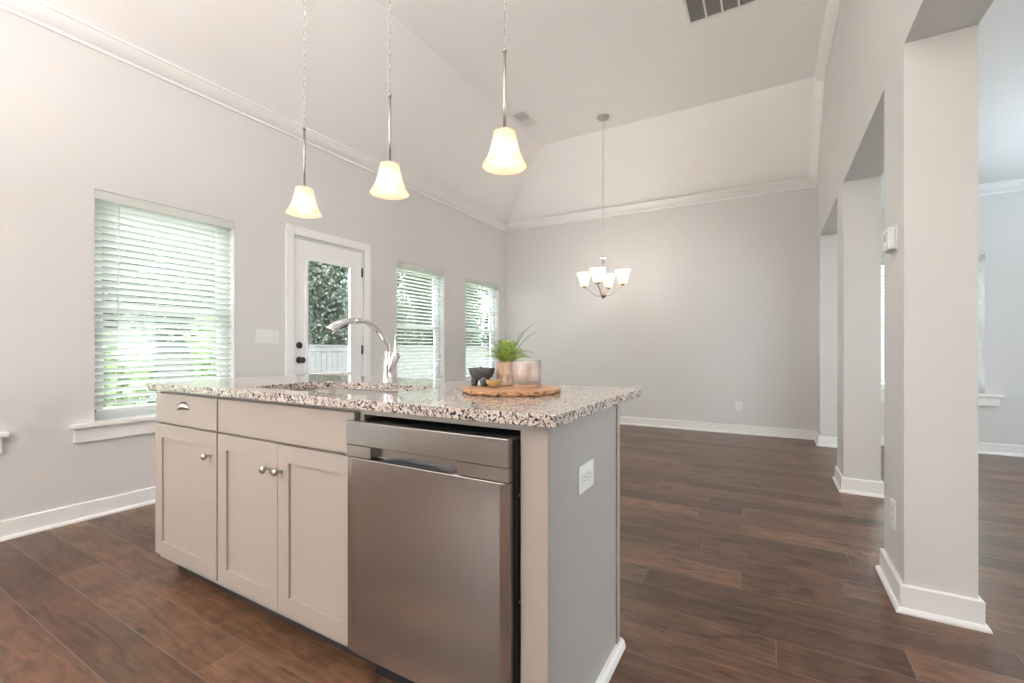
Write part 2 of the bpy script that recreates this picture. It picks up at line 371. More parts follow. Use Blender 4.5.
# crown rising along the gable above the openings
bm = BM()
sl = Vector((0, fr - YN, ZC - ZH)).normalized()          # direction down the slope to the far wall
dn1 = Vector((0, sl.z, -sl.y))
if dn1.z > 0: dn1 = -dn1
dmid = (dn1 + Vector(D)); dmid /= dmid.dot(Vector(D))
sweep(bm, [(XR, fr + 0.0, ZC), (XR, YN, ZH), (XR, YB, ZH)], [(-1, 0, 0)] * 3, [dn1, dmid, D], CROWN)
obj('trim_2', bm, M_trim, kind='structure')
bm = BM()
sweep(bm, [(XR2, farY(XR2), ZS), (XE, farY(XE), ZS)], [(0, -1, 0)] * 2, [D] * 2, CROWN); obj('trim_3', bm, M_trim, kind='structure')

BASE = [(0, 0), (.030, 0), (.030, .008), (.024, .018), (.015, .021), (.015, .104), (.010, .108), (0, .108)]
U = (0, 0, 1)
def base_run(name, pts, outs):
    bm = BM(); sweep(bm, pts, outs, [U] * len(pts), BASE); obj(name, bm, M_trim, kind='structure')
base_run('baseboard_left', [(XL, YB, 0), (XL, 2.40, 0)], [(1, 0, 0)] * 2)
base_run('baseboard_left_far', [(XL, 3.39, 0), (XL, fl, 0)], [(1, 0, 0), (1, -1, 0)])
ys = fr
base_run('baseboard_far', [(XL, fl, 0), (XR, fr, 0), (XR, OPEN[3][1], 0), (XR2, OPEN[3][1], 0), (XR2, farY(XR2), 0), (XE, farY(XE), 0)],
         [(1, -1, 0), (-1, -1, 0), (-1, -1, 0), (1, -1, 0), (1, -1, 0), (-1, -1, 0)])
def col_base(name, y0, y1):
    base_run(name, [(XR2, y1, 0), (XR, y1, 0), (XR, y0, 0), (XR2, y0, 0), (XR2, y1, 0)], [(1, 1, 0), (-1, 1, 0), (-1, -1, 0), (1, -1, 0), (1, 1, 0)])
col_base('baseboard_right', OPEN[1][1], OPEN[2][0]); col_base('baseboard_right_middle', OPEN[2][1], OPEN[3][0]); col_base('baseboard_right_near', OPEN[0][1], OPEN[1][0])
base_run('baseboard_side_room', [(XE, farY(XE), 0), (XE, YB, 0)], [(-1, -1, 0), (-1, 0, 0)])

# ------------------------------------------------------------------ windows, blinds, door
def frame_boxes(bm, P, u0, u1, z0, z1, w, d0, d1):
    """rectangular frame in a wall; P(u, depth, z)"""
    for (a, b, c, d) in ((u0, u1, z0, z0 + w), (u0, u1, z1 - w, z1), (u0, u0 + w, z0 + w, z1 - w), (u1 - w, u1, z0 + w, z1 - w)):
        p, q = P(a, d0, c), P(b, d1, d); box(bm, p[0], q[0], p[1], q[1], p[2], q[2], 0.002, 1)
def make_window(n, P, u0, u1, glassP=None):
    z0, z1 = WZ; t = thing('window_%d' % n, P((u0 + u1) / 2, 0, z0), kind='structure')
    bm = BM(); frame_boxes(bm, P, u0, u1, z0, z1, 0.038, -0.15, -0.085); obj('window_frame', bm, M_vinyl, t)
    zm = 1.325
    bm = BM(); frame_boxes(bm, P, u0 + .038, u1 - .038, z0 + .038, zm + .02, 0.034, -0.115, -0.09); obj('sash', bm, M_vinyl, t)
    bm = BM(); frame_boxes(bm, P, u0 + .038, u1 - .038, zm - .02, z1 - .038, 0.034, -0.142, -0.118); obj('sash', bm, M_vinyl, t)
    for (a, b, dd) in ((z0 + .07, zm - .012, -.102), (zm + .012, z1 - .07, -.130)):
        bm = BM(); p, q = P(u0 + .07, dd, a), P(u1 - .07, dd - .004, b); box(bm, p[0], q[0], p[1], q[1], p[2], q[2]); obj('pane', bm, M_glass, t)
    bm = BM(); e = 0.122
    p, q = P(u0 - e, 0, z0 - .026), P(u1 + e, .045, z0 - .001); box(bm, p[0], q[0], p[1], q[1], p[2], q[2], 0.004)
    p, q = P(u0 + .001, -.10, z0 - .026), P(u1 - .001, .02, z0 + .001); 
    obj('sill', bm, M_trim, t)
    bm = BM(); p, q = P(u0 - e + .022, 0, z0 - .118), P(u1 + e - .022, .019, z0 - .0265); box(bm, p[0], q[0], p[1], q[1], p[2], q[2], 0.003); obj('apron', bm, M_trim, t)
    bm = BM(); p, q = P(u0 + .09, -.088, zm - .0), P(u0 + .16, -.083, zm + .03)
    return t
PL = lambda u, d, z: (XL + d, u, z)
PF = lambda u, d, z: (u, farY(u) - d, z)
PE = lambda u, d, z: (XE - d, u, z)
for i, (a, b) in enumerate(WIN): make_window(i + 1, PL, a, b)
PF0 = lambda u, d, z: (u, farY(1.44) - d, z)
make_window(5, PF0, *FW)
PB = lambda u, d, z: (u, YB + d, z)
for i, bw in enumerate(FILL_BWIN): make_window(8 + i, PB, *bw)  # added fill window behind the camera
make_window(6, PE, 0.3, 1.9); make_window(7, PE, 3.0, 4.6)  # added windows lighting the side room, out of view

def make_blind(P, u0, u1, tilt, label, wand_u, sgn=1):
    """P(u,d,z); slats tilted with the room-side edge up"""
    z0, z1 = WZ; t = thing('window_blind', P((u0 + u1) / 2, -.04, z0 + .001), label, 'blind', 'white slatted blinds in the left wall windows' if sgn == 1 else None)
    bm = BM(); p, q = P(u0 + .004, -.068, z1 - .05), P(u1 - .004, -.012, z1 - .002); box(bm, *[v for pair in zip(p, q) for v in pair], 0.003)
    hr = obj('headrail', bm, M_slat, t)
    bm = BM(); p, q = P(u0 + .002, -.010, z1 - .062), P(u1 - .002, -.002, z1 - .001); box(bm, *[v for pair in zip(p, q) for v in pair], 0.003)
    obj('valance', bm, M_slat, t)
    pitch = 0.0430; zt = z1 - .072; n = int((zt - (z0 + .035)) / pitch)
    bm = BM(); ca, sa = math.cos(tilt), math.sin(tilt); A = u0 + .012; B = u1 - .012
    for k in range(n):
        zc = zt - k * pitch; prof = []
        for s in range(5):
            x = -.025 + .0125 * s; c = 0.0035 * (1 - (x / .025) ** 2); prof.append((x, c))
        prof = prof + [(x, c - .0022) for x, c in prof[::-1]]
        ring = []
        for u in (A, B):
            ring.append([bm.verts.new(P(u, -.040 + x * ca - c * sa, zc + x * sa + c * ca)) for x, c in prof])
        m = len(prof)
        for j in range(m): bm.faces.new([ring[0][j], ring[0][(j + 1) % m], ring[1][(j + 1) % m], ring[1][j]])
        bm.faces.new(ring[0]); bm.faces.new(ring[1][::-1])
    bmesh.ops.recalc_face_normals(bm, faces=bm.faces[:])
    obj('slats', bm, M_slat, t)
    zb = zt - n * pitch
    bm = BM(); p, q = P(A, -.062, zb - .012), P(B, -.018, zb + .004); box(bm, *[v for pair in zip(p, q) for v in pair], 0.003); obj('bottom_rail', bm, M_slat, t)
    for f in (0.14, 0.86):
        u = A + (B - A) * f
        for d in (-.0655, -.0145):
            bm = BM(); tube(bm, [P(u, d, zb), P(u, d, z1 - .05)], 0.0011, 5); obj('ladder_cord', bm, M_slat, t)
    bm = BM(); tube(bm, [P(wand_u, -.006, z1 - .07), P(wand_u, -.006, z1 - .78)], 0.0022, 6); obj('tilt_wand', bm, M_slat, t)
    return t
_bl = ['white slatted blind in the leftmost window, beyond the sill at the left edge', 'white slatted blind nearly closed in the big window left of the door',
       'white slatted blind tilted open in the window just right of the glass door', 'white slatted blind tilted open in the window nearest the room corner']
for i, (a, b) in enumerate(WIN):
    make_blind(PL, a, b, math.radians((39, 36, 13, 13)[i]), _bl[i], a + .12)

make_blind(PF0, *FW, math.radians(-58), 'white closed blind glowing in the side room window between the columns', FW[0] + .15, 0)

# glazed door
dt = thing('door_1', (XL, 2.885, 0), kind='structure')
bm = BM()
c0, c1, ct = 2.415, 3.375, 2.158; w = .078
for (a, b, c, d) in ((c0, c0 + w, 0, ct), (c1 - w, c1, 0, ct), (c0 + w, c1 - w, ct - w, ct)): box(bm, XL, XL + .019, a, b, c, d, 0.004)
obj('door_casing', bm, M_trim, dt)
bm = BM()
for (a, b, c, d) in ((2.486, 2.500, .0, 2.074), (3.271, 3.284, 0, 2.074), (2.5, 3.271, 2.062, 2.074)): box(bm, XL - .15, XL - .001, a, b, c, d)
obj('door_jamb', bm, M_trim, dt)
GY = (2.615, 3.140); GZ = (.80, 1.905); X0, X1 = XL - .046, XL - .002; DY = (2.503, 3.266); DZ = (.012, 2.055)
bm = BM()
for (a, b, c, d) in ((DY[0], GY[0], *DZ), (GY[1], DY[1], *DZ), (GY[0], GY[1], DZ[0], GZ[0]), (GY[0], GY[1], GZ[1], DZ[1])): box(bm, X0, X1, a, b, c, d)
obj('door_slab', bm, M_trim, dt)
bm = BM()
for (a, b, c, d) in ((GY[0] - .005, GY[1] + .005, GZ[0] - .005, GZ[0] + .028), (GY[0] - .005, GY[1] + .005, GZ[1] - .028, GZ[1] + .005), (GY[0] - .005, GY[0] + .025, GZ[0] + .028, GZ[1] - .028), (GY[1] - .025, GY[1] + .005, GZ[0] + .028, GZ[1] - .028)):
    box(bm, X1 - .004, X1 + .010, a, b, c, d, 0.004)
obj('glazing_bead', bm, M_trim, dt)
bm = BM(); box(bm, XL - .028, XL - .022, GY[0], GY[1], GZ[0], GZ[1]); obj('pane', bm, M_glass, dt)
bm = BM()
for (a, b, c, d) in ((2.62, 3.13, .17, .19), (2.62, 3.13, .65, .67), (2.62, 2.64, .19, .65), (3.11, 3.13, .19, .65)): box(bm, X1, X1 + .006, a, b, c, d, .002, 1)
obj('panel_moulding', bm, M_trim, dt)
for z in (1.85, 1.05, .25):
    bm = BM(); lathe(bm, [(.0, -.047), (.0055, -.047), (.0055, .047), (0, .047)], (XL + .006, 3.272, z), 10); box(bm, XL - .001, XL + .002, 3.262, 3.283, z - .045, z + .045); obj('hinge', bm, M_bronze, dt)
RY = Matrix.Rotation(math.pi / 2, 4, 'Y')
bm = BM(); lathe(bm, [(0, 0), (.031, 0), (.031, .006), (.026, .012), (.012, .014), (.012, .030), (.022, .036), (.028, .048), (.026, .060), (.014, .066), (0, .067)], (X1, 2.552, .958), 24, M=RY); obj('knob', bm, M_bronze, dt)
bm = BM(); lathe(bm, [(0, 0), (.030, 0), (.030, .008), (.024, .014), (.018, .016), (0, .016)], (X1, 2.552, 1.09), 24, M=RY); box(bm, X1 + .016, X1 + .028, 2.547, 2.557, 1.073, 1.107, 0.002); obj('deadbolt', bm, M_bronze, dt)
bm = BM(); box(bm, XL - .15, XL + .0, 2.5, 3.271, 0.0, .011); obj('threshold', bm, M_nickel, dt)

# ------------------------------------------------------------------ wall plates
def plate(name, face, u, z, w, h, label, cat, kind='outlet', group=None):
    """face(u,d,z) maps onto a wall"""
    t = thing(name, face(u, 0.0, z - h / 2), label, cat, group)
    def bx(bm, u0, u1, d0, d1, z0, z1, bev=0.0):
        p, q = face(u0, d0, z0), face(u1, d1, z1); box(bm, p[0], q[0], p[1], q[1], p[2], q[2], bev)
    bm = BM(); bx(bm, u - w / 2, u + w / 2, 0, .006, z - h / 2, z + h / 2, .0025); obj('cover_plate', bm, M_plastic, t)
    if kind == 'outlet':
        horiz = w > h
        for s in (-1, 1):
            du, dz = (s * .021, 0) if horiz else (0, s * .021)
            bm = BM(); bx(bm, u + du - .0165, u + du + .0165, .006, .008, z + dz - .0145, z + dz + .0145, .0012); r = obj('receptacle', bm, M_plastic, t)
            bm = BM()
            if horiz:
                bx(bm, u + du - .008, u + du + .001, .008, .0085, z + dz - .007, z + dz - .005); bx(bm, u + du - .008, u + du + .001, .008, .0085, z + dz + .005, z + dz + .007); bx(bm, u + du + .005, u + du + .009, .008, .0085, z + dz - .002, z + dz + .002)
            else:
                bx(bm, u + du - .007, u + du - .005, .008, .0085, z + dz - .001, z + dz + .008); bx(bm, u + du + .005, u + du + .007, .008, .0085, z + dz - .001, z + dz + .008); bx(bm, u + du - .002, u + du + .002, .008, .0085, z + dz - .009, z + dz - .005)
            obj('slots', bm, M_slot, r)
    else:
        for i in range(4):
            uu = u - .069 + .046 * i
            bm = BM(); bx(bm, uu - .0045, uu + .0045, .006, .014, z - .012 + (i % 2) * .004, z + .008 + (i % 2) * .004, .001); tg = obj('toggle', bm, M_plastic, t)
            bm = BM(); bx(bm, uu - .007, uu + .007, .0055, .0065, z - .015, z - .013); obj('slot_edge', bm, M_slot, tg)
    return t
plate('light_switch', PL, 2.254, 1.162, .205, .118, 'white four toggle light switch plate left of the glass door', 'light switch', 'switch')
plate('wall_outlet', PF, -.343, .34, .074, .118, 'small white outlet low on the far grey wall', 'outlet')
PR = lambda u, d, z: (XR - d, u, z)
plate('wall_outlet', PR, 2.53, .338, .074, .118, 'white outlet low on the side of the nearest column', 'outlet')
EX = -0.467   # island end panel face
PI_ = lambda u, d, z: (EX + d, u, z)
plate('island_outlet', PI_, 1.235, .690, .118, .078, 'white sideways outlet on the end panel of the island', 'outlet')
t = thing('thermostat', (XR, 2.53, 1.48), 'white box thermostat on the side of the nearest column above eye level', 'thermostat')
bm = BM(); box(bm, XR - .006, XR, 2.470, 2.590, 1.482, 1.588, .002); obj('back_plate', bm, M_plastic, t)
bm = BM(); box(bm, XR - .030, XR - .006, 2.476, 2.584, 1.487, 1.583, .005); b_ = obj('housing', bm, M_plastic, t)
bm = BM(); box(bm, XR - .0312, XR - .0298, 2.500, 2.560, 1.532, 1.566); obj('display', bm, mat('thermostat_display', (0.45, 0.47, 0.44), 0.2), b_)

# ------------------------------------------------------------------ ceiling registers
def register(name, x0, x1, y0, y1, slats_along_x, label, cells):
    t = thing(name, ((x0 + x1) / 2, (y0 + y1) / 2, ZH), label, 'vent')
    bm = BM(); w = .024
    for a, b, c, d in ((x0, x1, y0, y0 + w), (x0, x1, y1 - w, y1), (x0, x0 + w, y0 + w, y1 - w), (x1 - w, x1, y0 + w, y1 - w)): box(bm, a, b, c, d, ZH - .012, ZH, .003, 1)
    obj('frame', bm, M_vent, t)
    return t, w
t, w = register('exhaust_fan_grille', -2.640, -2.450, 4.520, 4.885, True, 'small white ceiling grille with one dark half, left of the chandelier', 1)
bm = BM(); box(bm, -2.616, -2.474, 4.544, 4.705, ZH - .003, ZH - .001)
g = obj('dark_grille', bm, M_ventd, t, label='dark louvred half of the grille')
bm = BM()
for i in range(11): box(bm, -2.616, -2.474, 4.549 + i * .0145, 4.552 + i * .0145, ZH - .009, ZH - .003)
obj('louvres', bm, M_vent, g)
bm = BM(); box(bm, -2.616, -2.474, 4.711, 4.861, ZH - .011, ZH - .001, .004); obj('light_lens', bm, M_lens, t)
t, w = register('return_air_grille', -.60, .05, 3.25, 4.03, True, 'large white louvred air return grille in the ceiling at the top edge', 1)
bm = BM(); box(bm, -.576, .026, 3.274, 4.006, ZH - .004, ZH - .001); g = obj('dark_back', bm, M_ventd, t)
bm = BM()
for i in range(1, 5): box(bm, -.576 + i * .12 - .007, -.576 + i * .12 + .007, 3.274, 4.006, ZH - .013, ZH - .004, .002, 1)
obj('divider_bars', bm, M_vent, t)
bm = BM()
for i in range(46):
    y = 3.285 + i * .0157; box(bm, -.576, .026, y, y + .002, ZH - .010, ZH - .004)
obj('louvres', bm, M_ventd, t)

# ------------------------------------------------------------------ kitchen island
YFR = .986        # door faces
def shaker(bm, x0, x1, z0, z1, y=YFR, rail=.062, th=.02):
    for a, b, c, d in ((x0, x0 + rail, z0, z1), (x1 - rail, x1, z0, z1), (x0 + rail, x1 - rail, z0, z0 + rail), (x0 + rail, x1 - rail, z1 - rail, z1)):
        box(bm, a, b, y, y + th, c, d)
    box(bm, x0 + rail - .002, x1 - rail + .002, y + .008, y + th - .002, z0 + rail - .002, z1 - rail + .002)
def knob_at(x, z, parent):
    RX = Matrix.Rotation(math.pi / 2, 4, 'X')
    bm = BM(); lathe(bm, [(0, -.002), (.0085, -.002), (.0085, .001), (.0048, .004), (.0048, .014), (.010, .018), (.0145, .024), (.0145, .029), (.010, .0335), (0, .035)], (x, YFR, z), 24, M=RX)
    obj('knob', bm, M_nickel, parent)
YK = 1.560
def carcass(t, x0, x1):
    bm = BM(); box(bm, x0, x1, YFR + .0205, YK - .02, .080, .873); obj('body', bm, M_cab, t)
    bm = BM(); box(bm, x0 + .02 if x0 < -2.3 else x0, x1, YFR + .085, YK - .03, .0, .0799); obj('toe_kick', bm, M_kick, t)
# left drawer base
t = thing('base_cabinet', (-2.24, 1.3, 0), 'pale painted base cabinet with one drawer over one door at island left end', 'cabinet')
carcass(t, -2.498, -1.9585)
bm = BM(); shaker(bm, -2.496, -1.964, .108, .713); d = obj('door', bm, M_cab, t); knob_at(-2.010, .618, d)
bm = BM(); box(bm, -2.490, -1.964, YFR, YFR + .02, .722, .857, .002, 1); d = obj('drawer', bm, M_cab, t)
# cup pull
bm = BM(); tb = bmesh.new(); nU, nV = 16, 8; rx, rz, ry = .043, .030, .026
grid = []
for i in range(nU + 1):
    a = math.pi * i / nU; row = []
    for j in range(nV + 1):
        b = (math.pi / 2) * j / nV
        row.append(tb.verts.new((-2.228 - rx * math.cos(a) * math.cos(b * .999), YFR - ry * math.sin(b) * (0.25 + .75 * math.sin(a)), .796 + rz * math.sin(a) * math.cos(b) )))
    grid.append(row)
for i in range(nU):
    for j in range(nV):
        f = tb.faces.new([grid[i][j], grid[i + 1][j], grid[i + 1][j + 1], grid[i][j + 1]]); f.smooth = True
bmesh.ops.remove_doubles(tb, verts=tb.verts[:], dist=1e-5)
bmesh.ops.solidify(tb, geom=tb.faces[:], thickness=.0018)
merge(bm, tb)
obj('cup_pull', bm, M_nickel, d, label='nickel cup pull')
# sink base
t = thing('sink_base_cabinet', (-1.55, 1.3, 0), 'pale painted sink base cabinet with two knobbed doors under a wide blank front', 'cabinet')
bm = BM()
box(bm, -1.9575, -1.94, YFR + .0205, YK - .02, .080, .873); box(bm, -1.1425, -1.125, YFR + .0205, YK - .02, .080, .873)
box(bm, -1.94, -1.1425, YFR + .0205, YK - .02, .080, .115); box(bm, -1.94, -1.1425, YK - .04, YK - .02, .115, .873); box(bm, -1.94, -1.1425, YFR + .0205, YFR + .039, .115, .873)
obj('body', bm, M_cab, t)
bm = BM(); box(bm, -1.9575, -1.125, YFR + .085, YK - .03, 0, .0799); obj('toe_kick', bm, M_kick, t)
bm = BM(); shaker(bm, -1.953, -1.5515, .108, .713); d = obj('door', bm, M_cab, t); knob_at(-1.602, .620, d)
bm = BM(); shaker(bm, -1.5485, -1.148, .108, .713); d = obj('door', bm, M_cab, t); knob_at(-1.540, .620, d) if False else knob_at(-1.5365 + .008, .620, d)
bm = BM(); box(bm, -1.953, -1.148, YFR, YFR + .02, .722, .857, .002, 1); obj('blank_front', bm, M_cab, t)
# dishwasher
t = thing('dishwasher', (-.845, 1.25, 0), 'stainless steel dishwasher with a pocket handle at the island right end', 'dishwasher')
bm = BM(); box(bm, -1.118, -.552, 1.000, 1.535, .09, .835); obj('tub', bm, M_dark, t)
XA, XB, YD = -1.140, -.5575, .948
bm = BM(); n = 24
# gently bowed door panel
tb = bmesh.new(); fr_ = []; bk = []
for i in range(n + 1):
    u = i / n; x = XA + (XB - XA) * u; e = min(u, 1 - u) * (XB - XA)
    y = YD + (0.006 * (1 - min(1, e / .012)) ** 2) 
    fr_.append([tb.verts.new((x, y, z)) for z in (.125, .130, .7245, .726)]); bk.append([tb.verts.new((x, YD + .034, z)) for z in (.125, .130, .7225, .726)])
    fr_[-1][0].co.y += .004; fr_[-1][3].co.y += .0015
for i in range(n):
    for k in range(3):
        f = tb.faces.new([fr_[i][k], fr_[i + 1][k], fr_[i + 1][k + 1], fr_[i][k + 1]]); tb.faces.new([bk[i][k], bk[i][k + 1], bk[i + 1][k + 1], bk[i + 1][k]])
    tb.faces.new([fr_[i][0], bk[i][0], bk[i + 1][0], fr_[i + 1][0]]); tb.faces.new([fr_[i][3], fr_[i + 1][3], bk[i + 1][3], bk[i][3]])
for s in (0, n):
    for k in range(3): tb.faces.new([fr_[s][k], fr_[s][k + 1], bk[s][k + 1], bk[s][k]])
bmesh.ops.recalc_face_normals(tb, faces=tb.faces[:]); merge(bm, tb)
dr = obj('door_panel', bm, M_steel, t)
bm = BM(); HX0, HX1 = -1.035, -.715
box(bm, XA, XB, YD - .001, YD + .034, .765, .838, .0025)
box(bm, XA, HX0, YD + .0005, YD + .034, .729, .7648, .001, 1); box(bm, HX1, XB, YD + .0005, YD + .034, .729, .7648, .001, 1)
box(bm, HX0, HX1, YD + .026, YD + .034, .729, .7648)
cp = obj('control_panel', bm, M_steel, t)
bm = BM()
prof = [(HX0 + .03 + (HX1 - HX0 - .045) * i / 16, .7262 + .0125 * math.sin(math.pi * i / 16) ** .6) for i in range(17)]
fa = [bm.verts.new((x, YD + .005, z)) for x, z in prof]; fb = [bm.verts.new((x, YD + .0258, z)) for x, z in prof]
bm.faces.new(fa)
bm.faces.new(fb[::-1])
for i in range(17): bm.faces.new([fa[i], fb[i], fb[(i + 1) % 17], fa[(i + 1) % 17]])
bmesh.ops.recalc_face_normals(bm, faces=bm.faces[:])
obj('pocket_handle', bm, M_black, t)
bm = BM(); box(bm, XA + .012, XB + .008, YD + .0345, .9995, .14, .832); obj('door_gasket', bm, M_black, t)
bm = BM(); box(bm, -1.118, -.552, 1.05, 1.06, 0.0, .0899); obj('toe_plate', bm, M_black, t)
# small screws on the gasket side
for z in (.42, .69):
    bm = BM(); lathe(bm, [(0, 0), (.0035, 0), (.0035, .0015), (0, .0015)], (XB + .0145 - .0065, .990, z), 10, M=RY); obj('screw', bm, M_nickel, t)
# frame around the dishwasher + end panel
t = thing('island_end_panel', (-.5, 1.3, 0), 'pale painted end panel of the island with corner stile and shoe moulding', 'panel')
bm = BM(); box(bm, -.545, EX, YFR + .006, YK, .0, .8725, .001, 1); obj('panel_body', bm, M_panel, t)
bm = BM(); box(bm, -.5435, EX - .0005, YFR, YFR + .0055, .0, .8725, .001, 1); obj('corner_stile', bm, M_cab, t)
bm = BM(); box(bm, EX, EX + .006, 1.535, YK + .004, .02, .8725, .0015, 1); obj('edge_strip', bm, M_cab, t)
bm = BM(); sweep(bm, [(EX, YFR + .02, 0), (EX, YK + .02, 0)], [(1, 0, 0)] * 2, [U] * 2, [(0, 0), (.022, 0), (.022, .006), (.018, .022), (.010, .030), (0, .032)]); obj('shoe_moulding', bm, M_trim, t)
bm = BM(); box(bm, -1.1235, -.5455, YFR + .004, YFR + .020, .8535, .8725, .001, 1); obj('top_rail', bm, M_cab, t)
t = thing('island_back_panel', (-1.5, YK, 0), 'pale painted back panel closing the seating side of the island', 'panel')
bm = BM(); box(bm, -2.498, -.546, YK - .0195, YK, .0, .8725); obj('panel_body', bm, M_panel, t)
# countertop with sink cut-out
CT0, CT1 = .873, .903
CX0, CX1, CY0, CY1 = -2.512, -.440, .958, 1.80
SX0, SX1, SY0, SY1 = -1.885, -1.165, 1.055, 1.435
def rrect(x0, x1, y0, y1, r, n=6):
    out = []
    for cx, cy, a0 in ((x1 - r, y1 - r, 0), (x0 + r, y1 - r, 90), (x0 + r, y0 + r, 180), (x1 - r, y0 + r, 270)):
        for i in range(n + 1):
            a = math.radians(a0 + 90 * i / n); out.append((cx + r * math.cos(a), cy + r * math.sin(a)))
    return out
def slab_with_hole(bm, outer, inner, z0, z1):
    for z in (z0, z1):
        t = bmesh.new(); edges = []
        for loop in (outer, inner):
            vs_ = [t.verts.new((x, y, z)) for x, y in loop]
            for i in range(len(vs_)): edges.append(t.edges.new((vs_[i], vs_[(i + 1) % len(vs_)])))
        bmesh.ops.triangle_fill(t, use_beauty=True, use_dissolve=False, edges=edges); merge(bm, t)
    for loop in (outer, inner):
        lo = [bm.verts.new((x, y, z0)) for x, y in loop]; hi = [bm.verts.new((x, y, z1)) for x, y in loop]
        for i in range(len(loop)):
            j = (i + 1) % len(loop); bm.faces.new([lo[i], lo[j], hi[j], hi[i]])
    bmesh.ops.remove_doubles(bm, verts=bm.verts[:], dist=1e-5); bmesh.ops.recalc_face_normals(bm, faces=bm.faces[:])
bm = BM(); slab_with_hole(bm, rrect(CX0, CX1, CY0, CY1, .012, 3), rrect(SX0, SX1, SY0, SY1, .07, 8), CT0, CT1)
ct = thing_mesh('island_countertop', bm, M_granite, (-1.49, 1.4, CT0), label='long speckled granite worktop on the kitchen island', cat='worktop')
md = ct.modifiers.new('bevel', 'BEVEL'); md.width = .004; md.segments = 3; md.limit_method = 'ANGLE'; md.angle_limit = math.radians(60)
# undermount sink
t = thing('undermount_sink', (-1.525, 1.245, .68), 'stainless undermount sink sunk in the granite worktop', 'sink')
bm = BM(); o_ = rrect(SX0 - .012, SX1 + .012, SY0 - .012, SY1 + .012, .08, 8); i_ = rrect(SX0 + .001, SX1 - .001, SY0 + .001, SY1 - .001, .07, 8); bt = rrect(SX0 + .02, SX1 - .02, SY0 + .02, SY1 - .02, .07, 8)
L0 = [[bm.verts.new((x, y, z)) for x, y in lp] for lp, z in ((o_, CT0 - .002), (i_, CT0 - .002), (bt, .70), (rrect(SX0 + .05, SX1 - .05, SY0 + .05, SY1 - .05, .05, 8), .685))]
for A, B in zip(L0, L0[1:]):
    for i in range(len(A)):
        j = (i + 1) % len(A); f = bm.faces.new([A[i], A[j], B[j], B[i]]); f.smooth = True
bm.faces.new(L0[-1]); obj('bowl', bm, M_sink, t)
bm = BM(); lathe(bm, [(0, 0), (.04, 0), (.045, .003), (.04, .004), (.02, .001), (0, .001)], (-1.525, 1.25, .686), 24); obj('drain', bm, M_chrome, t)
# faucet
FX, FY = -1.525, 1.500
t = thing('kitchen_faucet', (FX, FY, CT1), 'arched chrome pull-down kitchen faucet behind the island sink', 'faucet')
bm = BM(); lathe(bm, [(0, 0), (.028, 0), (.028, .004), (.025, .010), (.0215, .030), (.0195, .075), (.0185, .115), (0, .115)], (FX, FY, CT1), 28); obj('base', bm, M_chrome, t)
bm = BM()
path = spline([(FX, FY, CT1 + .10), (FX, FY + .000, CT1 + .16), (FX, FY - .042, CT1 + .228), (FX, FY - .115, CT1 + .270), (FX, FY - .19, CT1 + .276)], 30)
tube(bm, path, [.0155 - .003 * i / 30 for i in range(31)], 16); obj('spout', bm, M_chrome, t)
bm = BM(); hp = spline([(FX, FY - .186, CT1 + .276), (FX, FY - .235, CT1 + .268), (FX, FY - .290, CT1 + .245), (FX, FY - .315, CT1 + .228)], 16)
tube(bm, hp, [.0125 + .0004 * i for i in range(15)] + [.0178, .0160], 18); sp = obj('spray_head', bm, M_chrome, t)
bm = BM(); tube(bm, [(FX, FY - .222, CT1 + .258), (FX, FY - .262, CT1 + .243)], .0065, 8); obj('spray_button', bm, M_black, sp)
bm = BM(); tube(bm, [(FX, FY - .314, CT1 + .2287), (FX, FY - .3165, CT1 + .2265)], .013, 14); obj('nozzle_ring', bm, M_slot, sp)
bm = BM(); tube(bm, spline([(FX + .004, FY, CT1 + .04), (FX + .022, FY + .008, CT1 + .085), (FX + .040, FY + .016, CT1 + .135)], 12), [.014 + .0006 * i for i in range(13)], 16); hd = obj('handle_body', bm, M_chrome, t)
bm = BM(); tube(bm, spline([(FX + .038, FY + .015, CT1 + .130), (FX + .030, FY + .02, CT1 + .165), (FX + .026, FY + .024, CT1 + .198), (FX + .032, FY + .024, CT1 + .222)], 14), [.017, .015, .012, .0105, .009, .0075, .0068, .0062, .006, .006, .0062, .0065, .0066, .006, .0045], 12); obj('lever', bm, M_chrome, hd)

# ------------------------------------------------------------------ things on the worktop
BX, BY = -.812, 1.403
t = thing('serving_board', (BX, BY, CT1), 'round live-edge wooden serving board on the granite worktop', 'serving board')
n = 72
def wob(a): return .176 * (1 + .010 * math.sin(3 * a + .5) + .006 * math.sin(7 * a))
bm = BM(); lo = [bm.verts.new((BX + .985 * wob(2 * math.pi * i / n) * math.cos(2 * math.pi * i / n), BY + .985 * wob(2 * math.pi * i / n) * math.sin(2 * math.pi * i / n), CT1 + .0148)) for i in range(n)]
hi = [bm.verts.new((v.co.x, v.co.y, CT1 + .0185)) for v in lo]
bm.faces.new(hi); bm.faces.new(lo[::-1])
for i in range(n): bm.faces.new([lo[i], lo[(i + 1) % n], hi[(i + 1) % n], hi[i]])
obj('board_top', bm, M_board, t)
bm = BM()
rg = []
for k, (s, z) in enumerate(((.96, 0.0005), (1.0, .004), (1.008, .010), (.992, .0147))): rg.append([bm.verts.new((BX + s * wob(2 * math.pi * i / n) * math.cos(2 * math.pi * i / n), BY + s * wob(2 * math.pi * i / n) * math.sin(2 * math.pi * i / n), CT1 + z)) for i in range(n)])
for A, B in zip(rg, rg[1:]):
    for i in range(n): f = bm.faces.new([A[i], A[(i + 1) % n], B[(i + 1) % n], B[i]]); f.smooth = True
bm.faces.new(rg[0][::-1]); bm.faces.new(rg[-1]); obj('bark_edge', bm, M_bark, t)
TZ = CT1 + .0187
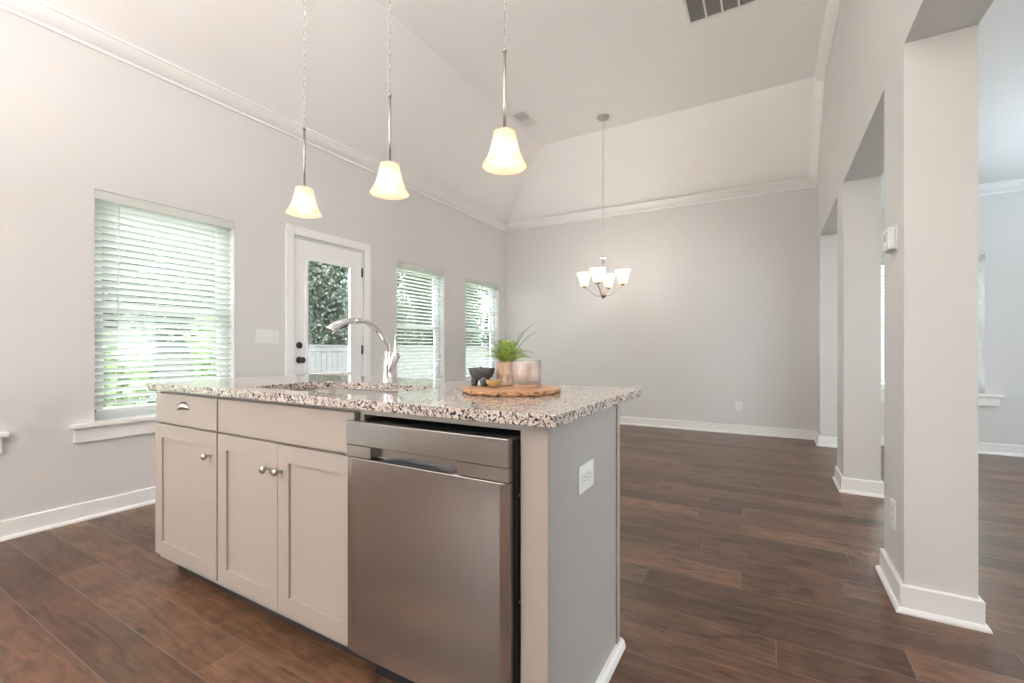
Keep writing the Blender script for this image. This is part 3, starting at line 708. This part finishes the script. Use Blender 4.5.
# molcajete
mx, my = -.930, 1.388
t = thing('mortar_bowl', (mx, my, TZ), 'dark grey stone mortar on three stubby legs at the left of the board', 'bowl')
bm = BM(); lathe(bm, [(0, .022), (.024, .022), (.039, .034), (.047, .052), (.050, .064), (.049, .066), (.043, .065), (.038, .050), (.018, .038), (0, .036)], (mx, my, TZ), 32); obj('bowl_body', bm, M_stone, t)
for k in range(3):
    a = math.radians(200 + 120 * k)
    bm = BM(); tube(bm, [(mx + .022 * math.cos(a), my + .022 * math.sin(a), TZ + .040), (mx + .027 * math.cos(a), my + .027 * math.sin(a), TZ + .018), (mx + .028 * math.cos(a), my + .028 * math.sin(a), TZ)], [.015, .0135, .011], 12); obj('leg', bm, M_stone, t)
bm = BM(); tube(bm, [(mx - .01, my, TZ + .045), (mx - .005, my + .002, TZ + .058), (mx + .0, my + .004, TZ + .068)], [.010, .012, .010], 12)
thing_mesh('pestle', bm, M_stone, (mx - .01, my, TZ + .037), label='short dark stone pestle resting in the grey mortar', cat='pestle')
wx, wy = -.848, 1.343
bm = BM(); lathe(bm, [(0, 0), (.012, 0), (.014, .003), (.024, .012), (.0295, .027), (.028, .0285), (.0255, .026), (.017, .012), (0, .007)], (wx, wy, TZ), 32)
thing_mesh('wooden_bowl', bm, M_bowlwood, (wx, wy, TZ), label='tiny tan wooden bowl in front of the patterned plant pot', cat='bowl')
# plant
px, py = -.874, 1.478
t = thing('potted_fern', (px, py, TZ), 'small bushy green fern in a terracotta patterned pot', 'plant')
bm = BM(); lathe(bm, [(0, 0), (.037, 0), (.039, .003), (.0415, .086), (.0405, .089), (.036, .089), (.035, .074), (0, .074)], (px, py, TZ), 40); pot = obj('pot', bm, M_pot, t)
bm = BM()
def on_pot(a, z, o=.0015):
    r = .039 + .0025 * z / .086 + o; return (px + r * math.cos(a), py + r * math.sin(a), TZ + z)
for z0_, z1_ in ((.012, .040), (.046, .074)):
    for k in range(10):
        a = 2 * math.pi * k / 10 + (.31 if z0_ > .03 else 0); w = .20
        tri = [(a - w, z0_), (a + w, z0_), (a + .05, z1_), (a - .05, z1_)]
        v1 = [bm.verts.new(on_pot(*q)) for q in tri]; v0 = [bm.verts.new(on_pot(*q, -.001)) for q in tri]
        bm.faces.new(v1)
        for i in range(4): bm.faces.new([v0[i], v0[(i + 1) % 4], v1[(i + 1) % 4], v1[i]])
for z in (.006, .043, .080):
    tube(bm, [on_pot(2 * math.pi * i / 40, z, .0008) for i in range(40)], .0022, 6, closed=True)
bmesh.ops.recalc_face_normals(bm, faces=bm.faces[:]); obj('raised_pattern', bm, M_potpat, pot, label='pale raised triangle bands')
bm = BM(); lathe(bm, [(0, 0), (.034, 0), (.030, .004), (0, .006)], (px, py, TZ + .074), 24); obj('soil', bm, M_soil, t)
def frond(bm, a, reach, height, width, droop, rnd, leaf=.012, n=12):
    base = Vector((px + .012 * math.cos(a), py + .012 * math.sin(a), TZ + .079)); d = Vector((math.cos(a), math.sin(a), 0))
    pts = []
    for i in range(n + 1):
        s = i / n; pts.append(base + d * reach * (s ** 1.15) + Vector((0, 0, height * (s * 1.45 - droop * s * s))))
    tube(bm, pts, [(.0009 if leaf > .01 else .0019) * (1 - .6 * i / n) for i in range(n + 1)], 4)
    side = d.cross(Vector((0, 0, 1)))
    for i in range(2, n + 1):
        p = pts[i]; tdir = (pts[i] - pts[i - 1]).normalized(); s = i / n; l = leaf * (1 - .55 * abs(s - .45)) 
        for sg in (-1, 1):
            v = (side * sg + tdir * .7 + Vector((0, 0, rnd.uniform(-.2, .45)))).normalized(); tip = p + v * l; wv = tdir * width
            nrm = v.cross(tdir).normalized() * .0004
            m_ = p + v * l * .5
            q = [bm.verts.new(x) for x in (p, m_ - wv, tip, m_ + wv)]; bm.faces.new(q)
rnd = random.Random(3)
bm = BM()
for k in range(100):
    a = rnd.uniform(0, 2 * math.pi); up = rnd.random()
    frond(bm, a, .022 + .070 * (1 - up) * rnd.uniform(.7, 1.2), .040 + .062 * up, .0024, .55 + .30 * (1 - up), rnd)
obj('foliage', bm, M_fern, t)
# longer arching darker stems: (screen-left is world -x, screen-right +x/+y)
cr = Vector((math.cos(.5228), math.sin(.5228)))
for (sx, reach, h, dr_) in ((-1, .112, .110, .95), (-1, .085, .155, .90), (-.9, .070, .160, .88), (1, .085, .165, .55), (.95, .098, .135, .55), (.8, .055, .150, .6), (1, .085, .095, 1.0)):
    a = math.atan2(cr.y * (1 if sx > 0 else -1), cr.x * (1 if sx > 0 else -1)) + rnd.uniform(-.2, .2)
    bm = BM(); frond(bm, a, reach, h, .0030, dr_, rnd, .0085, 20); obj('long_frond', bm, M_fernd, t)
# candle
kx, ky = -.764, 1.428
t = thing('glass_candle', (kx, ky, TZ), 'pale pink candle in a wide clear glass jar on a wooden coaster', 'candle')
bm = BM(); lathe(bm, [(0, 0), (.048, 0), (.049, .002), (.049, .010), (.048, .012), (0, .012)], (kx, ky, TZ), 40); obj('wooden_base', bm, M_candlewood, t)
bm = BM(); lathe(bm, [(0, .0125), (.0525, .0125), (.0545, .016), (.0545, .097), (.0535, .098), (.0515, .097), (.0515, .020), (0, .020)], (kx, ky, TZ), 48); obj('glass_jar', bm, M_clear, t)
bm = BM(); lathe(bm, [(0, .0215), (.050, .0215), (.0505, .024), (.0505, .088), (.048, .090), (0, .0895)], (kx, ky, TZ), 48); wx_ = obj('wax', bm, M_wax, t)
for s in (-1, 1):
    bm = BM(); tube(bm, [(kx + s * .015, ky, TZ + .089), (kx + s * .015 + .001, ky, TZ + .096)], .0009, 5); obj('wick', bm, M_wick, wx_)

# ------------------------------------------------------------------ hanging lamps
def chain(bm, x, y, z0, z1, L=.036, W=.0160, r=.0012):
    pitch = L - 2 * r * 1.9; n = max(1, int(round((z1 - z0) / pitch))); pitch = (z1 - z0) / n; h = pitch / 2 + r
    for k in range(n):
        zc = z0 + pitch * (k + .5); pts = []
        for i in range(14):
            a = 2 * math.pi * i / 14; u = W / 2 * math.cos(a); v = (h - W / 2) * (1 if math.sin(a) > 0 else -1) * min(1, abs(math.sin(a)) * 3) + W / 2 * math.sin(a)
            ang = .5228 if k % 2 else .5228 + math.pi / 2
            pts.append((x + u * math.cos(ang), y + u * math.sin(ang), zc + v))
        tube(bm, pts, r, 6, closed=True)
SH = [(.038, .160), (.0415, .158), (.0435, .138), (.049, .105), (.0575, .065), (.070, .028), (.0845, .002), (.085, 0)]
def bell(bm, x, y, z, s=1.0, flip=False, hs=1.0):
    th = .003
    o_ = [(r * s, (h if not flip else .160 - h) * s * hs) for r, h in SH]; i_ = [((r - th / s) * s, (h if not flip else .160 - h) * s * hs) for r, h in SH[::-1]]
    lathe(bm, o_ + i_ + [o_[0]], (x, y, z), 40, caps=False)
def bulb(bm, x, y, z, up=False, s=1.0):
    prof = [(0, -.052), (.012, -.050), (.022, -.042), (.0285, -.028), (.029, -.014), (.024, .004), (.017, .018), (.013, .030), (0, .030)]
    if up: prof = [(r, -h) for r, h in prof]
    lathe(bm, [(r * s, h * s) for r, h in prof], (x, y, z), 24)
def pendant(x, y, label):
    zb = 1.722
    t = thing('pendant_light', (x, y, ZH), label, 'pendant light', None)
    bm = BM(); lathe(bm, [(0, 0), (.062, 0), (.060, -.008), (.045, -.022), (.012, -.030), (0, -.030)], (x, y, ZH - .0005), 32); obj('canopy', bm, M_nickel, t)
    bm = BM(); chain(bm, x, y, zb + .435, ZH - .028); obj('chain', bm, M_nickel, t)
    bm = BM(); tube(bm, [(x, y, zb + .125), (x, y, zb + .425)], .0062, 12); lathe(bm, [(0, 0), (.0085, 0), (.0085, .012), (0, .014)], (x, y, zb + .415), 12); obj('rod', bm, M_nickel, t)
    bm = BM(); lathe(bm, [(.0, .163), (.022, .163), (.026, .160), (.036, .1585), (.036, .156), (0, .156)], (x, y, zb - .0335), 24); lathe(bm, [(0, 0), (.015, 0), (.015, .05), (0, .05)], (x, y, zb + .078), 16); obj('socket', bm, M_nickel, t)
    bm = BM(); bell(bm, x, y, zb, .975, False, .80); obj('shade', bm, M_shade, t)
    bm = BM(); bulb(bm, x, y, zb + .056, s=1.0); obj('bulb', bm, M_bulb, t)
    return t
PEND = [(-1.985, 1.40), (-1.410, 1.40), (-.838, 1.40)]
LAB = ['pendant light with bell glass shade, leftmost of the three above the island', 'pendant light with bell glass shade, middle of the three above the island', 'pendant light with bell glass shade, rightmost of the three above the island']
p0 = pendant(*PEND[0], LAB[0]); p0['group'] = 'pendant lights above the island'
for (x, y), lb in zip(PEND[1:], LAB[1:]):
    c = copy_tree(p0); c.location = (x, y, ZH); c['label'] = lb
def point(name, loc, power, r, col=WARM):
    d = bpy.data.lights.new(name, 'POINT'); d.energy = power; d.color = col; d.shadow_soft_size = r
    o = bpy.data.objects.new(name, d); COL.objects.link(o); o.location = loc; return o
# chandelier
hx, hy = -1.712, 5.13
hz = 1.665
t = thing('chandelier', (hx, hy, ZH), 'four-arm nickel chandelier with frosted glass shades hanging near the far wall', 'chandelier')
bm = BM(); lathe(bm, [(0, 0), (.075, 0), (.073, -.010), (.055, -.030), (.018, -.042), (0, -.042)], (hx, hy, ZH - .0005), 32); obj('canopy', bm, M_nickel, t)
bm = BM(); chain(bm, hx, hy, hz + .495, ZH - .04, .040, .016, .0015); obj('chain', bm, M_nickel, t)
bm = BM(); tube(bm, spline([(hx + .006 * math.sin(i * 2.2), hy + .006 * math.cos(i * 1.7), hz + .495 + (ZH - .04 - hz - .495) * i / 14) for i in range(15)], 60), .0025, 6); obj('cord', bm, M_vent, t)
bm = BM(); lathe(bm, [(0, .560), (.010, .556), (.012, .545), (.008, .535), (.035, .528), (.037, .522), (.012, .516), (.0, .514)], (hx, hy, hz - .06), 24); obj('top_cap', bm, M_nickel, t)
bm = BM()
for k in range(4):
    a = math.radians(45 + 90 * k + 10); d = Vector((math.cos(a), math.sin(a), 0))
    tube(bm, spline([Vector((hx, hy, hz + .46)) + d * .010, Vector((hx, hy, hz + .36)) + d * .018, Vector((hx, hy, hz + .22)) + d * .034, Vector((hx, hy, hz + .09)) + d * .028, Vector((hx, hy, hz + .03)) + d * .01], 20), .0042, 8)
obj('cage', bm, M_nickel, t)
bm = BM(); lathe(bm, [(0, -.022), (.006, -.018), (.005, -.010), (.020, .000), (.034, .014), (.036, .024), (.026, .036), (.010, .046), (0, .048)], (hx, hy, hz), 28); obj('hub', bm, M_nickel, t)
cA = .5228
for k in range(4):
    a = cA + math.radians((-27, 63, 153, 243)[k]); d = Vector((math.cos(a), math.sin(a), 0)); c = Vector((hx, hy, hz)) + d * .232
    bm = BM(); tube(bm, spline([Vector((hx, hy, hz + .02)) + d * .025, Vector((hx, hy, hz + .030)) + d * .095, Vector((hx, hy, hz + .090)) + d * .165, Vector((hx, hy, hz + .125)) + d * .222, c + Vector((0, 0, .132))], 20), .0065, 8); arm = obj('arm', bm, M_nickel, t)
    bm = BM(); lathe(bm, [(0, .150), (.014, .152), (.016, .158), (.040, .166), (.044, .170), (.030, .174), (0, .174)], (c.x, c.y, hz - .026), 24); obj('shade_holder', bm, M_nickel, arm)
    bm = BM(); bell(bm, c.x, c.y, hz + .142, 1.06, True, .95); obj('shade', bm, M_shade, arm)
    bm = BM(); bulb(bm, c.x, c.y, hz + .190, True, 1.0); obj('bulb', bm, M_bulb, arm)
    point('chandelier_lamp_light', (c.x, c.y, hz + .345), 1.5, .03, (1.0, .96, .92))

# unseen fill lamps added to brighten the kitchen and side room
def fill_globe(x, y, z, drop, power, label, col=(1.0, 0.97, 0.95)):  # globe lamp added out of view to lift the room brightness
    t = thing('added_fill_globe', (x, y, z), label, 'added fill light')
    bm = BM(); lathe(bm, [(0, 0), (.07, 0), (.065, -.02), (.012, -.03), (.012, -drop + .1), (.05, -drop + .09), (.05, -drop + .07), (0, -drop + .07)], (x, y, z - .0005), 32); obj('stem', bm, M_nickel, t)
    bm = BM(); lathe(bm, [(.05, .085)] + [(.13 * math.cos(math.radians(a)), .13 * math.sin(math.radians(a))) for a in range(40, -91, -10)], (x, y, z - drop), 32, caps=False); obj('globe', bm, M_globe, t)
    point('added_fill_globe_light', (x, y, z - drop), power, .10, col)
    return t
M_globe = shade_mat('fill_globe_glass', 1.0)
fill_globe(-2.0, -.9, ZH, 1.75, 15, 'added unseen globe fill light over the kitchen left of the camera')
def fill_uplighter(x, y, power, label, h=1.62, col=(1.0, 0.975, 0.955)):  # uplighter added out of view to bounce fill light off the ceiling
    t = thing('added_uplighter', (x, y, 0), label, 'added fill lamp')
    bm = BM(); lathe(bm, [(0, 0), (.15, 0), (.15, .012), (.13, .02), (.02, .03), (0, .03)], (x, y, 0), 32); obj('base', bm, M_nickel, t)
    bm = BM(); tube(bm, [(x, y, .028), (x, y, h - .09)], .012, 12); obj('pole', bm, M_nickel, t)
    bm = BM(); lathe(bm, [(.015, -.095), (.08, -.085), (.15, -.05), (.19, 0), (.186, 0), (.147, -.046), (.08, -.08), (0, -.088)], (x, y, h), 40, caps=False); obj('bowl_shade', bm, M_nickel, t)
    l = area('added_uplighter_light', (x, y, h - .03), .30, power, col, (0, 0, 1)); l.data.shape = 'DISK'
fill_uplighter(-1.5, -1.8, 25, 'added unseen fill uplighter in the kitchen, left of the camera')
fill_uplighter(-1.0, -.9, 31, 'added unseen fill uplighter in the kitchen, right behind the camera')
fill_uplighter(2.95, 4.5, 13, 'added unseen cool fill uplighter in the side room', col=(.66, .85, 1.0))
fill_globe(2.1, .6, ZS, .35, 12, 'added unseen globe fill light in the side room', (1, .93, .85))

# daylight portals at the openings, including the added back and side windows
for a, b in WIN[1:]: area('window_daylight_portal', (XL - .17, (a + b) / 2, 1.335), b - a, 1, (1, 1, 1), (1, 0, 0), WZ[1] - WZ[0], portal=True)

for a, b in ((0.3, 1.9), (3.0, 4.6)): area('window_daylight_portal', (XE + .17, (a + b) / 2, 1.335), b - a, 1, (1, 1, 1), (-1, 0, 0), WZ[1] - WZ[0], portal=True)
for a, b in FILL_BWIN: area('window_daylight_portal', ((a + b) / 2, YB - .17, 1.335), b - a, 1, (1, 1, 1), (0, 1, 0), WZ[1] - WZ[0], portal=True)

# ------------------------------------------------------------------ outside
GZ0 = -.72
bm = BM(); box(bm, -40, -3.95, -20, 40, GZ0 - .2, GZ0); obj('ground', bm, M_grass, kind='structure')
bm = BM(); box(bm, -3.9, 30, -20, -2.9, GZ0 - .2, GZ0); obj('ground_back', bm, M_conc, kind='structure')
bm = BM(); box(bm, 4.0, 30, -2.89, 6.74, GZ0 - .2, GZ0); obj('ground_side', bm, M_conc, kind='structure')
bm = BM(); box(bm, -3.9, 30, 6.75, 40, GZ0 - .2, GZ0); obj('ground_far', bm, M_conc, kind='structure')
bm = BM(); box(bm, -5.6, XL - TW - .01, 0.2, 4.6, GZ0 + .001, -.06, .01); obj('patio', bm, M_conc, kind='structure')
def fence(name, p0, p1, ztop, label):
    p0, p1 = Vector(p0), Vector(p1); L = (p1 - p0).length; d = (p1 - p0) / L; nrm = Vector((-d.y, d.x)); n = int(L / .145)
    t = thing(name, ((p0.x + p1.x) / 2, (p0.y + p1.y) / 2, GZ0), label, 'fence', 'grey board fences around the yard')
    ang = math.atan2(d.y, d.x); Mx = Matrix.Translation((p0.x, p0.y, 0)) @ Matrix.Rotation(ang, 4, 'Z')
    bm = BM(); r = random.Random(5)
    for i in range(n): box(bm, i * .145 + .003, i * .145 + .142, 0, .018, GZ0 + .02, ztop - .04 + r.uniform(-.004, .004), M=Mx)
    obj('boards', bm, M_fence, t)
    bm = BM(); box(bm, 0, L, -.04, .05, ztop - .035, ztop, M=Mx); obj('cap_rail', bm, M_fence, t)
    bm = BM(); box(bm, 0, L, -.02, -.001, ztop - .15, ztop - .04, M=Mx); obj('top_rail', bm, M_fence, t)
fence('board_fence', (-9.0, 3.6), (-9.0, 26), 1.15, 'grey vertical board fence at the back of the yard seen through the glass door')
def foliage(bm, c, R, n, leaf, r):
    for k in range(n):
        while True:
            v = Vector((r.uniform(-1, 1), r.uniform(-1, 1), r.uniform(-1, 1)))
            if .25 < v.length < 1: break
        p = Vector(c) + Vector((v.x * R[0], v.y * R[1], v.z * R[2]))
        a = Vector((r.uniform(-1, 1), r.uniform(-1, 1), r.uniform(-1, 1))).normalized() * leaf; b = a.cross(Vector((r.uniform(-1, 1), r.uniform(-1, 1), r.uniform(-1, 1)))).normalized() * leaf * .6
        bm.faces.new([bm.verts.new(p + a), bm.verts.new(p + b), bm.verts.new(p - a), bm.verts.new(p - b)])
def tree(x, y, h, rad, label, m=None, n=2600, name='leafy_tree', leaf=.10, seed=0):
    r = random.Random(seed); t = thing(name, (x, y, GZ0), label, 'tree' if 'tree' in name else 'shrub', 'trees beyond the back fence' if 'tree' in name else 'shrubs outside the big window')
    bm = BM()
    tube(bm, spline([(x, y, GZ0), (x + .1, y + .05, GZ0 + h * .35), (x - .05, y, GZ0 + h * .8)], 10), [rad * .07 * (1 - .07 * i) for i in range(11)], 8)
    for k in range(6):
        a = r.uniform(0, 6.28); z = GZ0 + h * r.uniform(.3, .7); tube(bm, [(x, y, z), (x + math.cos(a) * rad * .6, y + math.sin(a) * rad * .6, z + h * .15)], [rad * .03, rad * .01], 6)
    obj('trunk', bm, M_trunk, t)
    bm = BM()
    for k in range(9):
        a = r.uniform(0, 6.28); q = r.uniform(0, .55) * rad; z = GZ0 + h * (.18 + .74 * k / 8); rr = rad * r.uniform(.45, .62)
        foliage(bm, (x + q * math.cos(a), y + q * math.sin(a), z), (rr, rr, h * .16), n // 9, leaf, r)
    obj('crown', bm, m or M_leaf, t)
TREES = [(-11.4, 8.8, 'dark tree just beyond the fence filling the glass of the door'),
    (-14.8, 11.4, 'dark tree standing behind the one that fills the door glass'),
    (-11.4, 12.3, 'dark tree just beyond the fence behind the open blind beside the door'),
    (-14.8, 17.2, 'tree in the back row glimpsed right behind the open blind beside the door'),
    (-11.4, 15.6, 'tree just beyond the fence, left part of the window nearest the corner'),
    (-11.4, 18.9, 'tree just beyond the fence, right part of the window nearest the corner'),
    (-14.8, 20.6, 'back row tree, left part of the window nearest the corner'),
    (-14.8, 24.0, 'back row tree, right part of the window nearest the corner'),
    (-11.4, 5.3, 'dark tree beyond the fence in the right half of the big window'),
    (-14.8, 5.0, 'back row tree high in the left half of the big window'),
    (-14.8, 8.2, 'back row tree at the right edge of the big window')]
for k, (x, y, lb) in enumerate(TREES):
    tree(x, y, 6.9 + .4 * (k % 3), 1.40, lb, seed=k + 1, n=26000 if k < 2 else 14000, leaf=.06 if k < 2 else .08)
SLb = ['light green shrub outside the big window, left part', 'light green shrub outside the big window, middle part', 'light green shrub outside the big window, right part', 'tall pale green shrub behind the others outside the big window', 'tall pale green shrub at the left outside the big window', 'tall pale green shrub outside the leftmost window']
for k, (x, y, h, rad) in enumerate(((-6.4, 2.0, 1.9, .50), (-6.4, 3.25, 2.1, .50), (-6.4, .7, 1.8, .48), (-11.6, 2.2, 6.4, 1.0), (-8.0, 1.6, 5.0, 1.0), (-8.0, -.9, 4.6, 1.0))):
    tree(x, y, h, rad, SLb[k], M_leafl, 2600, 'leafy_shrub', .06, 40 + k)
